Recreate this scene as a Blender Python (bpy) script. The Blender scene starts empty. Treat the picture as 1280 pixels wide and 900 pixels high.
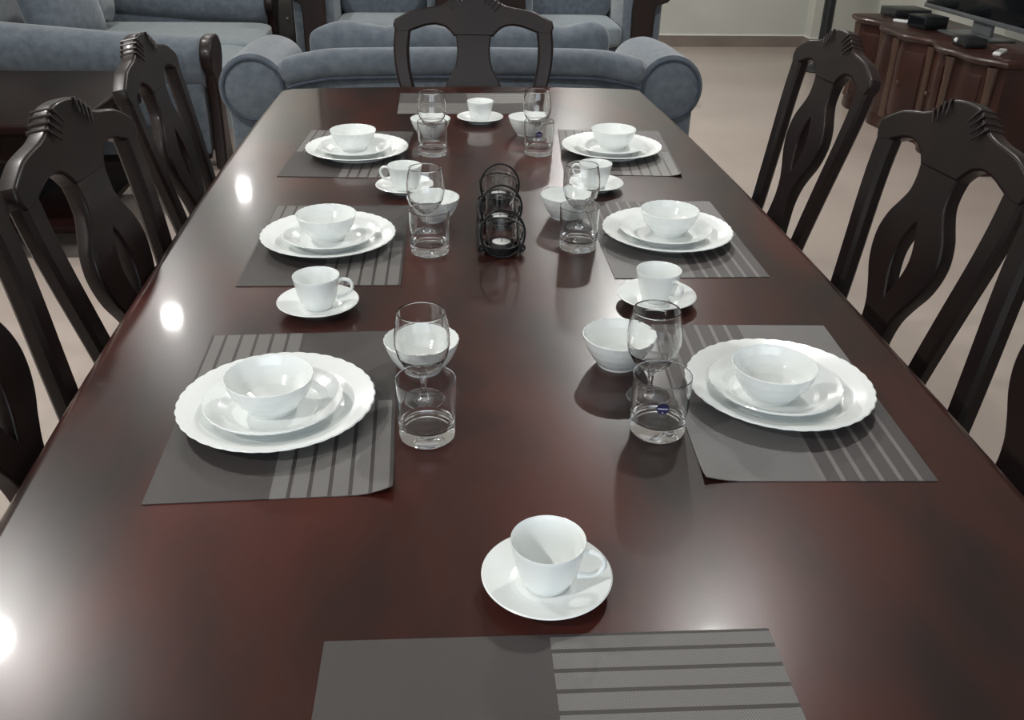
import bpy, bmesh, math, random
from mathutils import Vector, Matrix
sin, cos, pi, rad = math.sin, math.cos, math.pi, math.radians
random.seed(7)
S = bpy.context.scene
C = S.collection

# ------------------------------------------------------------------ camera
F_PX, PITCH, ROLL, YAW = 1139.19, rad(28.33265), rad(1.13117), rad(5.2)
cam_d = bpy.data.cameras.new('camera')
cam_d.sensor_width = 36.0
cam_d.lens = 36.0 * F_PX / 1280.0
cam_d.clip_start = 0.02
cam = bpy.data.objects.new('camera', cam_d)
C.objects.link(cam)
fw = Vector((0, cos(PITCH), -sin(PITCH)))
rt = Vector((1, 0, 0))
up = rt.cross(fw)
r2 = rt * cos(ROLL) + up * sin(ROLL)
u2 = up * cos(ROLL) - rt * sin(ROLL)
M = Matrix((r2, u2, -fw)).transposed()
M = Matrix.Rotation(-YAW, 3, 'Z') @ M
cam.matrix_world = Matrix.Translation((0, 0, 1.4414)) @ M.to_4x4()
S.camera = cam

# ------------------------------------------------------------------ world, exposure
S.view_settings.view_transform = 'Standard'
S.view_settings.look = 'None'
S.view_settings.gamma = 1.0
S.view_settings.use_curve_mapping = False
S.view_settings.exposure = 0.56
w = bpy.data.worlds.new('world')
w.use_nodes = True
w.node_tree.nodes['Background'].inputs[0].default_value = (0.75, 0.82, 0.9, 1)
w.node_tree.nodes['Background'].inputs[1].default_value = 3.0
S.world = w
S.cycles.max_bounces = 32
S.cycles.transmission_bounces = 32
S.cycles.glossy_bounces = 12
S.cycles.diffuse_bounces = 5
S.cycles.transparent_max_bounces = 16

# ceiling downlights: two rows of four; lamp power in watts
LAMP_W = 30.0
LAMP_COL = (1.0, 0.985, 0.95)
CEIL = 2.66
DOWNLIGHTS = [(-1.71, -0.2, 1.0), (-1.69, 2.65, 1.0), (-1.70, 5.43, .5), (-1.70, 8.05, .5), (1.0, 2.42, .5), (1.15, 4.99, 1.0), (1.15, 7.6, .85)]
ADDED_WINDOW = (-1.9, 2.1, 0.95, 2.35)          # unseen opening added behind the camera for soft frontal fill: x0, x1, z0, z1

# ------------------------------------------------------------------ materials
def mat_new(name):
    m = bpy.data.materials.new(name)
    m.use_nodes = True
    return m, m.node_tree.nodes, m.node_tree.links, m.node_tree.nodes['Principled BSDF']

def setp(b, **k):
    for a, v in k.items():
        b.inputs[a.replace('_', ' ')].default_value = v

def lin(r, g, b):
    f = lambda c: (c / 255 / 12.92) if c / 255 <= 0.04045 else ((c / 255 + 0.055) / 1.055) ** 2.4
    return (f(r), f(g), f(b), 1)

def mat_noise(name, c1, c2, scale=5.0, stretch=(1, 1, 1), rough=0.5, bump=0.0, bump_scale=None, detail=4.0, lo=0.35, hi=0.65, **k):
    m, N, L, b = mat_new(name)
    tc = N.new('ShaderNodeTexCoord')
    mp = N.new('ShaderNodeMapping')
    mp.inputs['Scale'].default_value = stretch
    L.new(tc.outputs['Object'], mp.inputs[0])
    n = N.new('ShaderNodeTexNoise')
    n.inputs['Scale'].default_value = scale
    n.inputs['Detail'].default_value = detail
    L.new(mp.outputs[0], n.inputs['Vector'])
    r = N.new('ShaderNodeValToRGB')
    r.color_ramp.elements[0].position = lo
    r.color_ramp.elements[1].position = hi
    r.color_ramp.elements[0].color = c1
    r.color_ramp.elements[1].color = c2
    L.new(n.outputs[0], r.inputs[0])
    L.new(r.outputs[0], b.inputs['Base Color'])
    b.inputs['Roughness'].default_value = rough
    if bump:
        n2 = N.new('ShaderNodeTexNoise')
        n2.inputs['Scale'].default_value = bump_scale or scale * 8
        n2.inputs['Detail'].default_value = 3
        L.new(mp.outputs[0], n2.inputs['Vector'])
        bp = N.new('ShaderNodeBump')
        bp.inputs['Strength'].default_value = bump
        bp.inputs['Distance'].default_value = 0.01
        L.new(n2.outputs[0], bp.inputs['Height'])
        L.new(bp.outputs[0], b.inputs['Normal'])
    setp(b, **k)
    return m

M_TABLE = mat_noise('mahogany_gloss', (0.013, 0.0062, 0.005, 1), (0.072, 0.0135, 0.009, 1), scale=2.2, stretch=(2.2, 0.9, 1), rough=0.28,
                    bump=0.02, bump_scale=9.0, lo=0.38, hi=0.72, Coat_Weight=0.5, Coat_Roughness=0.05, Coat_IOR=1.45, Specular_IOR_Level=0.27)
M_CHAIR = mat_noise('espresso_wood', (0.008, 0.0045, 0.0042, 1), (0.015, 0.0066, 0.006, 1), scale=7, stretch=(1, 1, 0.2), rough=0.42,
                    Coat_Weight=0.1, Coat_Roughness=0.15, Specular_IOR_Level=0.28)
M_CABINET = mat_noise('red_mahogany', (0.021, 0.007, 0.005, 1), (0.043, 0.012, 0.008, 1), scale=6, stretch=(1, 1, 0.25), rough=0.4,
                      Coat_Weight=0.15, Coat_Roughness=0.1, Specular_IOR_Level=0.35)
M_CABTRIM = mat_noise('pilaster_wood', (0.05, 0.027, 0.017, 1), (0.075, 0.038, 0.024, 1), scale=9, stretch=(1, 1, 0.25), rough=0.4, Coat_Weight=0.2, Coat_Roughness=0.15)
M_SIDE = mat_noise('dark_mahogany', (0.005, 0.0028, 0.0026, 1), (0.012, 0.0045, 0.004, 1), scale=5, stretch=(0.4, 1, 1), rough=0.4, Coat_Weight=0.0, Specular_IOR_Level=0.06)
M_PORC = mat_noise('white_opal_glass', (0.80, 0.83, 0.82, 1), (0.82, 0.85, 0.84, 1), scale=3, rough=0.16, IOR=1.5)
M_FABRIC = mat_noise('blue_grey_chenille', lin(76, 85, 95), lin(91, 100, 109), scale=26, rough=0.95, bump=0.25, bump_scale=160, Sheen_Weight=0.35, Sheen_Roughness=0.5)
M_FABRIC_L = mat_noise('pale_blue_chenille', lin(98, 109, 115), lin(110, 121, 126), scale=26, rough=0.95, bump=0.2, bump_scale=160, Sheen_Weight=0.35, Sheen_Roughness=0.5)
M_PIPING = mat_noise('piping_fabric', lin(54, 62, 74), lin(64, 72, 84), scale=40, rough=0.95)
M_SEATPAD = mat_noise('dark_seat_fabric', (0.05, 0.042, 0.04, 1), (0.07, 0.06, 0.055, 1), scale=40, rough=0.9)
M_WALL = mat_noise('painted_wall', lin(188, 189, 181), lin(194, 195, 187), scale=2.0, rough=0.85)
M_CEIL = mat_noise('ceiling_paint', (0.82, 0.83, 0.82, 1), (0.85, 0.85, 0.84, 1), scale=1.5, rough=0.9)
M_BASE = mat_noise('baseboard_tile', lin(122, 112, 104), lin(132, 122, 113), scale=6, rough=0.4)
M_BASETRIM = mat_noise('white_trim', (0.75, 0.75, 0.73, 1), (0.78, 0.78, 0.76, 1), scale=4, rough=0.5)
M_FLOOR = mat_noise('polished_beige_stone', lin(164, 151, 143), lin(176, 164, 156), scale=1.6, rough=0.28, detail=8, lo=0.3, hi=0.7, IOR=1.45)
M_WIRE = mat_noise('black_wire', (0.006, 0.0065, 0.007, 1), (0.01, 0.01, 0.011, 1), scale=30, rough=0.5, Specular_IOR_Level=0.25)
M_WAX = mat_noise('white_wax', (0.75, 0.76, 0.75, 1), (0.8, 0.8, 0.79, 1), scale=20, rough=0.5)
M_TIN = mat_noise('tealight_tin', (0.55, 0.56, 0.57, 1), (0.6, 0.61, 0.62, 1), scale=20, rough=0.3, Metallic=0.9)
M_BLACKPL = mat_noise('black_plastic', (0.008, 0.0095, 0.011, 1), (0.012, 0.013, 0.015, 1), scale=12, rough=0.32)
M_SCREEN = mat_noise('dark_screen', (0.004, 0.006, 0.008, 1), (0.006, 0.008, 0.01, 1), scale=3, rough=0.12)
M_GREYPL = mat_noise('grey_plastic', (0.08, 0.088, 0.095, 1), (0.11, 0.115, 0.12, 1), scale=10, rough=0.35)
M_WHITEPL = mat_noise('white_plastic', (0.7, 0.7, 0.69, 1), (0.75, 0.75, 0.74, 1), scale=10, rough=0.35)
M_POLE = mat_noise('dark_metal', (0.011, 0.014, 0.015, 1), (0.016, 0.019, 0.02, 1), scale=10, rough=0.35)
M_NAVY = mat_noise('navy_sticker', lin(34, 30, 66), lin(38, 34, 72), scale=40, rough=0.4)
M_STICKW = mat_noise('sticker_print', lin(170, 168, 195), lin(180, 178, 202), scale=40, rough=0.5)
def glass(name, rough=0.0):
    m, N, L, b = mat_new(name)
    n = N.new('ShaderNodeTexNoise'); n.inputs['Scale'].default_value = 60
    r = N.new('ShaderNodeValToRGB')
    r.color_ramp.elements[0].color = (0.985, 0.99, 0.99, 1); r.color_ramp.elements[1].color = (1, 1, 1, 1)
    L.new(n.outputs[0], r.inputs[0]); L.new(r.outputs[0], b.inputs['Base Color'])
    setp(b, Transmission_Weight=1.0, IOR=1.47, Roughness=rough)
    return m
M_GLASS = glass('clear_glass')
m, N, L, b = mat_new('lamp_lens'); M_LENS = m
setp(b, Base_Color=(0.9, 0.9, 0.88, 1), Emission_Color=(1, 0.98, 0.94, 1), Emission_Strength=6.0)

def placemat_material(name, base, stripe, gap, wide, n_str, weave):
    """woven mat: two striped quarters and two plain quarters, in the mat's own UV (u across, v along)."""
    m, N, L, b = mat_new(name)
    uv = N.new('ShaderNodeUVMap')
    sep = N.new('ShaderNodeSeparateXYZ'); L.new(uv.outputs[0], sep.inputs[0])
    def math_(op, a, bb=None):
        n = N.new('ShaderNodeMath'); n.operation = op
        for i, v in enumerate((a, bb)):
            if v is None: continue
            if isinstance(v, (int, float)): n.inputs[i].default_value = v
            else: L.new(v, n.inputs[i])
        return n.outputs[0]
    U, V = sep.outputs[0], sep.outputs[1]
    a = math_('GREATER_THAN', U, 0.5)
    c = math_('GREATER_THAN', V, 0.5)
    quad = math_('ABSOLUTE', math_('SUBTRACT', a, c))               # 1 in the two striped quarters
    f = math_('FRACT', math_('MULTIPLY', math_('ADD', U, 0.0), n_str * 2.0))
    st = math_('LESS_THAN', f, wide)
    edge = math_('MULTIPLY', math_('GREATER_THAN', U, 0.012), math_('LESS_THAN', U, 0.988))
    mask = math_('MULTIPLY', math_('MULTIPLY', quad, st), edge)
    wx = math_('SINE', math_('MULTIPLY', U, 620.0)); wy = math_('SINE', math_('MULTIPLY', V, 930.0))
    wv = math_('MULTIPLY', wx, wy)
    mix = N.new('ShaderNodeMix'); mix.data_type = 'RGBA'
    mixq = N.new('ShaderNodeMix'); mixq.data_type = 'RGBA'
    mixq.inputs[6].default_value = base; mixq.inputs[7].default_value = gap
    L.new(quad, mixq.inputs[0])
    L.new(mask, mix.inputs[0]); L.new(mixq.outputs[2], mix.inputs[6]); mix.inputs[7].default_value = stripe
    bri = math_('ADD', math_('MULTIPLY', math_('MULTIPLY', wv, weave), math_('ADD', math_('MULTIPLY', mask, 0.8), 0.35)), 1.0)
    sc = N.new('ShaderNodeVectorMath'); sc.operation = 'SCALE'
    L.new(mix.outputs[2], sc.inputs[0]); L.new(bri, sc.inputs[3])
    L.new(sc.outputs[0], b.inputs['Base Color'])
    bp = N.new('ShaderNodeBump'); bp.inputs['Strength'].default_value = 0.25; bp.inputs['Distance'].default_value = 0.0004
    L.new(wv, bp.inputs['Height']); L.new(bp.outputs[0], b.inputs['Normal'])
    setp(b, Roughness=0.55)
    return m
M_MAT_A = placemat_material('woven_mat_dark', lin(58, 54, 53), lin(104, 102, 100), lin(53, 49, 48), 0.80, 6, 0.45)
M_MAT_B = placemat_material('woven_mat_light', lin(98, 96, 95), lin(106, 102, 100), lin(62, 57, 57), 0.24, 6, 0.25)

# ------------------------------------------------------------------ mesh helpers
def finish(bm, name, m, parent=None, smooth=True, angle=35):
    bmesh.ops.recalc_face_normals(bm, faces=bm.faces[:])
    me = bpy.data.meshes.new(name)
    bm.to_mesh(me); bm.free()
    if m: me.materials.append(m)
    if smooth:
        me.shade_smooth()
        try: me.set_sharp_from_angle(angle=rad(angle))
        except Exception: pass
    o = bpy.data.objects.new(name, me)
    C.objects.link(o)
    if parent: o.parent = parent
    return o

def empty(name, loc=(0, 0, 0), rz=0.0):
    o = bpy.data.objects.new(name, None)
    o.empty_display_size = 0.05
    C.objects.link(o); o.location = loc; o.rotation_euler = (0, 0, rz)
    return o

def tag(o, label, cat, group=None):
    o['label'] = label; o['category'] = cat
    if group: o['group'] = group
    return o

def struct(o):
    o['kind'] = 'structure'
    return o

def copy_tree(o, parent=None):
    c = o.copy(); C.objects.link(c); c.parent = parent
    for ch in list(o.children): copy_tree(ch, c)
    return c

def support(prof, d=.0008):
    """extra rings close to the bends of a profile, so long faces keep their own normals."""
    out = []
    for i, (a, b_) in enumerate(zip(prof, prof[1:])):
        out.append(a)
        l = math.hypot(b_[0] - a[0], b_[1] - a[1])
        if l > 5 * d and a[0] > 1e-6 and b_[0] > 1e-6:
            for k in (d / l, 1 - d / l): out.append((a[0] + (b_[0] - a[0]) * k, a[1] + (b_[1] - a[1]) * k))
        elif l > 5 * d:
            k = d / l if a[0] > 1e-6 else 1 - d / l
            out.append((a[0] + (b_[0] - a[0]) * k, a[1] + (b_[1] - a[1]) * k))
    return out + [prof[-1]]

def smooth_profile(prof, n=3):
    P = catmull([(r, z, 0) for r, z in prof], n)
    return [(max(p.x, 0.0), p.y) for p in P]

def lathe(bm, prof, seg=48, scallop=None, off=(0, 0, 0), closed=False):
    rings = []
    ox, oy, oz = off
    for r, z in prof:
        if r < 1e-6:
            rings.append([bm.verts.new((ox, oy, oz + z))]); continue
        ring = []
        for k in range(seg):
            t = 2 * pi * k / seg
            rr, zz = r, z
            if scallop: rr, zz = scallop(r, z, t)
            ring.append(bm.verts.new((ox + rr * cos(t), oy + rr * sin(t), oz + zz)))
        rings.append(ring)
    pairs = list(zip(rings, rings[1:]))
    if closed: pairs.append((rings[-1], rings[0]))
    for A, B in pairs:
        if len(A) == 1 and len(B) == 1: continue
        for k in range(seg):
            j = (k + 1) % seg
            if len(A) == 1: bm.faces.new((A[0], B[k], B[j]))
            elif len(B) == 1: bm.faces.new((A[k], B[0], A[j]))
            else: bm.faces.new((A[k], B[k], B[j], A[j]))

def box(bm, x0, x1, y0, y1, z0, z1, bev=0.0, seg=2):
    r = bmesh.ops.create_cube(bm, size=1)
    vs = r['verts']
    for v in vs:
        v.co = Vector((x0 + (v.co.x + .5) * (x1 - x0), y0 + (v.co.y + .5) * (y1 - y0), z0 + (v.co.z + .5) * (z1 - z0)))
    if bev:
        es = {e for v in vs for e in v.link_edges}
        bmesh.ops.bevel(bm, geom=list(es), offset=bev, segments=seg, profile=0.5, affect='EDGES')

def tube(bm, pts, rads, seg=10, closed=False, caps=True, squash=None):
    pts = [Vector(p) for p in pts]
    n = len(pts)
    if not isinstance(rads, (list, tuple)): rads = [rads] * n
    nrm = None
    rings = []
    for i, p in enumerate(pts):
        if closed: t = pts[(i + 1) % n] - pts[i - 1]
        else: t = pts[min(i + 1, n - 1)] - pts[max(i - 1, 0)]
        t.normalize()
        if nrm is None:
            a = Vector((0, 0, 1)) if abs(t.z) < 0.9 else Vector((1, 0, 0))
            nrm = (a - t * a.dot(t)).normalized()
        else:
            nrm = (nrm - t * nrm.dot(t)).normalized()
        bn = t.cross(nrm)
        rings.append([bm.verts.new(p + (nrm * cos(2 * pi * k / seg) + bn * sin(2 * pi * k / seg)) * rads[i]) for k in range(seg)])
    m_ = n if closed else n - 1
    for i in range(m_):
        A, B = rings[i], rings[(i + 1) % n]
        for k in range(seg):
            j = (k + 1) % seg
            bm.faces.new((A[k], A[j], B[j], B[k]))
    if caps and not closed:
        bm.faces.new(rings[0][::-1]); bm.faces.new(rings[-1])

def catmull(pts, n=6, closed=False):
    P = [Vector(p) for p in pts]
    out = []
    N_ = len(P)
    rng = range(N_ if closed else N_ - 1)
    for i in rng:
        if closed: p0, p1, p2, p3 = P[i - 1], P[i], P[(i + 1) % N_], P[(i + 2) % N_]
        else: p0, p1, p2, p3 = P[max(i - 1, 0)], P[i], P[i + 1], P[min(i + 2, N_ - 1)]
        for k in range(n):
            t = k / n
            out.append(0.5 * ((2 * p1) + (p2 - p0) * t + (2 * p0 - 5 * p1 + 4 * p2 - p3) * t * t + (3 * p1 - p0 - 3 * p2 + p3) * t ** 3))
    if not closed: out.append(P[-1])
    return out

def superell(bm, sx, sy, sz, e1=0.35, e2=0.3, nu=20, nv=32, mat=None, warp=None):
    def sp(c, e): return math.copysign(abs(c) ** e, c)
    rows = []
    for i in range(nu + 1):
        a = -pi / 2 + pi * i / nu
        row = []
        for k in range(nv):
            t = 2 * pi * k / nv
            co = Vector((sx * sp(cos(a), e1) * sp(cos(t), e2), sy * sp(cos(a), e1) * sp(sin(t), e2), sz * sp(sin(a), e1)))
            if warp: co = warp(co)
            if mat: co = mat @ co
            row.append(co)
        if i in (0, nu): rows.append([bm.verts.new(row[0])])
        else: rows.append([bm.verts.new(c) for c in row])
    for A, B in zip(rows, rows[1:]):
        for k in range(nv):
            j = (k + 1) % nv
            if len(A) == 1: bm.faces.new((A[0], B[j], B[k]))
            elif len(B) == 1: bm.faces.new((A[k], A[j], B[0]))
            else: bm.faces.new((A[k], A[j], B[j], B[k]))

def shape2d(loops, thick, bevel, res=2):
    """filled 2D outline (with holes) -> mesh data of given thickness, in its own XY plane, centred in Z."""
    cu = bpy.data.curves.new('outline', 'CURVE')
    cu.dimensions = '2D'; cu.fill_mode = 'BOTH'
    cu.extrude = max(thick / 2 - bevel, 0.0005); cu.bevel_depth = bevel; cu.bevel_resolution = res
    cu.offset = -bevel
    for lp in loops:
        s = cu.splines.new('POLY'); s.points.add(len(lp) - 1)
        for p, q in zip(s.points, lp): p.co = (q[0], q[1], 0, 1)
        s.use_cyclic_u = True
    o = bpy.data.objects.new('outline', cu); C.objects.link(o)
    dg = bpy.context.evaluated_depsgraph_get()
    me = bpy.data.meshes.new_from_object(o.evaluated_get(dg))
    bpy.data.objects.remove(o); bpy.data.curves.remove(cu)
    return me

def add_mesh(bm, me, mat):
    k = len(bm.verts)
    bm.from_mesh(me); bm.verts.ensure_lookup_table()
    for v in bm.verts[k:]: v.co = mat @ v.co
    bpy.data.meshes.remove(me)

# ------------------------------------------------------------------ room
TZ = 0.76
X0, X1, Y0, Y1 = -3.2, 4.1, -2.4, 8.76
def plane_box(name, x0, x1, y0, y1, z0, z1, m):
    bm = bmesh.new(); box(bm, x0, x1, y0, y1, z0, z1)
    return struct(finish(bm, name, m, smooth=False))
plane_box('floor', X0 - .1, X1 + .1, Y0 - .1, Y1 + .1, -0.08, 0, M_FLOOR)
plane_box('ceiling', X0 - .1, X1 + .1, Y0 - .1, Y1 + .1, CEIL, CEIL + .08, M_CEIL)
plane_box('wall_far', X0 - .1, X1 + .1, Y1, Y1 + .1, 0, CEIL, M_WALL)
plane_box('wall_left', X0 - .1, X0, Y0, Y1, 0, CEIL, M_WALL)
plane_box('wall_right', X1, X1 + .1, Y0, Y1, 0, CEIL, M_WALL)
bm = bmesh.new()
wx0, wx1, wz0, wz1 = ADDED_WINDOW
box(bm, X0 - .1, wx0, Y0 - .1, Y0, 0, CEIL); box(bm, wx1, X1 + .1, Y0 - .1, Y0, 0, CEIL)
box(bm, wx0, wx1, Y0 - .1, Y0, 0, wz0); box(bm, wx0, wx1, Y0 - .1, Y0, wz1, CEIL)
struct(finish(bm, 'wall_back', M_WALL, smooth=False))
bm = bmesh.new()
for a, b_, c_, d_ in ((wx0, wx0 + .06, wz0, wz1), (wx1 - .06, wx1, wz0, wz1), (wx0 + .06, wx1 - .06, wz0, wz0 + .06), (wx0 + .06, wx1 - .06, wz1 - .06, wz1), ((wx0 + wx1) / 2 - .03, (wx0 + wx1) / 2 + .03, wz0 + .06, wz1 - .06)):
    box(bm, a, b_, Y0 - .08, Y0 - .02, c_, d_)
struct(finish(bm, 'added_window_1', M_BASETRIM, smooth=False))  # frame of the unseen opening, added only to let fill light in
pl = bpy.data.lights.new('added_window_portal', 'AREA'); pl.shape = 'RECTANGLE'; pl.size = wx1 - wx0; pl.size_y = wz1 - wz0
pl.cycles.is_portal = True
po = bpy.data.objects.new('added_window_portal', pl); C.objects.link(po)  # portal sampling the sky fill through the added opening
po.location = ((wx0 + wx1) / 2, Y0 - .12, (wz0 + wz1) / 2); po.rotation_euler = (rad(90), 0, 0)
JX, JY = 3.50, 8.60
plane_box('wall_pilaster', JX, X1, JY, Y1, 0, CEIL, M_WALL)
def baseboard(name, x0, x1, y0, y1):
    o = plane_box(name, x0, x1, y0, y1, 0, 0.10, M_BASE)
    bm = bmesh.new(); box(bm, x0, x1, y0, y1, 0.10, 0.112)
    t = finish(bm, 'cap_strip', M_BASETRIM, o, smooth=False)
    return o
baseboard('baseboard_far', X0, JX - .012, Y1 - .014, Y1 - .001)
baseboard('baseboard_pilaster_side', JX - .012, JX - .001, JY - .014, Y1 - .001)
baseboard('baseboard_pilaster', JX - .001, X1, JY - .014, JY - .001)
baseboard('baseboard_left', X0, X0 + .012, Y0, Y1 - .014)
baseboard('baseboard_right', X1 - .012, X1, Y0, JY - .014)

# ------------------------------------------------------------------ downlights
for i, (x, y, pw) in enumerate(DOWNLIGHTS):
    t = empty('ceiling_downlight', (x, y, CEIL))
    side = 'left' if x < 0 else 'right'
    tag(t, 'round recessed ceiling downlight of the %s row, %s' % (side, ['nearest to the camera', 'beside the dining table', 'above the sofa group', 'close to the far wall', 'beside the dining table', 'above the sofa group', 'close to the far wall'][i]), 'downlight', 'recessed ceiling downlights')
    bm = bmesh.new(); lathe(bm, [(0.056, -0.0005), (0.085, -0.0005), (0.085, -0.006), (0.077, -0.012), (0.056, -0.012)], 32, closed=True)
    finish(bm, 'trim_ring', M_WHITEPL, t)
    bm = bmesh.new(); lathe(bm, [(0, -0.004), (0.055, -0.004), (0.055, -0.001), (0, -0.001)], 32)
    finish(bm, 'lens', M_LENS, t)
    ld = bpy.data.lights.new('downlight_lamp', 'AREA')
    ld.shape = 'DISK'; ld.size = 0.10; ld.energy = LAMP_W * pw; ld.color = LAMP_COL
    lo = bpy.data.objects.new('downlight_lamp', ld); C.objects.link(lo)
    lo.parent = t; lo.location = (0, 0, -0.014)

# ------------------------------------------------------------------ dining table
TCX, TY0, TY1 = 0.107, 0.30, 3.31
def table_hw(y): return 0.655 - 0.021 * ((y - 2.05) / 1.1) ** 2
def table_outline(ins=0.0):
    P = []
    n = 26
    ya, yb = TY0 + 0.06, TY1 - 0.09
    for k in range(n + 1):
        y = ya + (yb - ya) * k / n
        P.append((TCX + table_hw(y) - ins, y))
    # far end: rounded corner then gentle bow
    hw = table_hw(yb)
    far = [(hw - .008, yb + .03), (hw - .035, yb + .052), (hw - .12, yb + .064), (hw * .5, yb + .084), (0, yb + .09)]
    seq = far + [(-a, b_) for a, b_ in far[-2::-1]]
    for a, b_ in seq: P.append((TCX + a * (1 - ins), b_ - ins))
    for k in range(n + 1):
        y = yb + (ya - yb) * k / n
        P.append((TCX - table_hw(y) + ins, y))
    hw = table_hw(ya)
    near = [(-hw + .01, ya - .03), (-hw + .04, ya - .045), (-hw * .5, ya - .056), (0, ya - .06)]
    seq = near + [(-a, b_) for a, b_ in near[-2::-1]]
    for a, b_ in seq: P.append((TCX + a * (1 - ins), b_ + ins))
    return P
table = tag(empty('dining_table', (TCX, 1.8, 0)), 'long glossy dark mahogany dining table with gently bowed sides, laid for eight', 'table')
def rel(bm, o):
    for v in bm.verts: v.co -= Vector(o.location)
def ring_stack(bm, rings):
    R = [[bm.verts.new(p) for p in r] for r in rings]
    n = len(R[0])
    for A, B in zip(R, R[1:]):
        for k in range(n):
            j = (k + 1) % n
            bm.faces.new((A[k], A[j], B[j], B[k]))
    bm.faces.new(R[0][::-1]); bm.faces.new(R[-1])
bm = bmesh.new()
prof = [(0.022, TZ - .04), (0.006, TZ - .036), (0.0, TZ - .026), (0.0, TZ - .016), (0.004, TZ - .007), (0.011, TZ - .0015), (0.02, TZ), (0.022, TZ)]
ring_stack(bm, [[(x, y, z) for x, y in table_outline(i)] for i, z in prof]); rel(bm, table)
tt = finish(bm, 'tabletop', M_TABLE, table, angle=50)
for f in tt.data.polygons:
    if f.normal.z > .999 or f.normal.z < -.999: f.use_smooth = False
bm = bmesh.new()
o1 = table_outline(0.09); 
ring_stack(bm, [[(x, y, z) for x, y in o1] for z in (TZ - .14, TZ - .041)]); rel(bm, table)
finish(bm, 'apron', M_TABLE, table, angle=50)
for sx in (-1, 1):
    for y in (0.52, 3.08):
        bm = bmesh.new()
        lathe(bm, [(0, 0), (.03, 0), (.045, .03), (.03, .07), (.028, .1), (.04, .3), (.055, .45), (.05, .5), (.035, .52), (.055, .55), (.055, .62), (0, .62)], 20, off=(TCX + sx * .5, y, 0))
        rel(bm, table); finish(bm, 'leg', M_TABLE, table)

# ------------------------------------------------------------------ dining chairs
REC = rad(12)
CORNER_Z = 0.962
def back_mat():
    # chair-local: x across, y towards the seat, z up; outline plane (s, up) leaned back
    return Matrix(((1, 0, 0, 0), (0, -sin(REC), cos(REC), 0), (0, cos(REC), sin(REC), CORNER_Z), (0, 0, 0, 1)))
BM_ = back_mat()
def back_pt(s, t, d=0.0): return BM_ @ Vector((s, -t, d))
def mirror(h): return h + [(-a, b_) for a, b_ in h[::-1] if abs(a) > 1e-6]
def loft_rect(bm, path, wx, wy):
    rings = []
    for (p, a, b_) in zip(path, wx, wy):
        p = Vector(p)
        c = min(a, b_) * .22
        rings.append([bm.verts.new(p + Vector((x, y, 0))) for x, y in
                      [(-a / 2 + c, -b_ / 2), (a / 2 - c, -b_ / 2), (a / 2, -b_ / 2 + c), (a / 2, b_ / 2 - c), (a / 2 - c, b_ / 2), (-a / 2 + c, b_ / 2), (-a / 2, b_ / 2 - c), (-a / 2, -b_ / 2 + c)]])
    for A, B in zip(rings, rings[1:]):
        for k in range(8):
            j = (k + 1) % 8
            bm.faces.new((A[k], A[j], B[j], B[k]))
    bm.faces.new(rings[0][::-1]); bm.faces.new(rings[-1])

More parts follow.
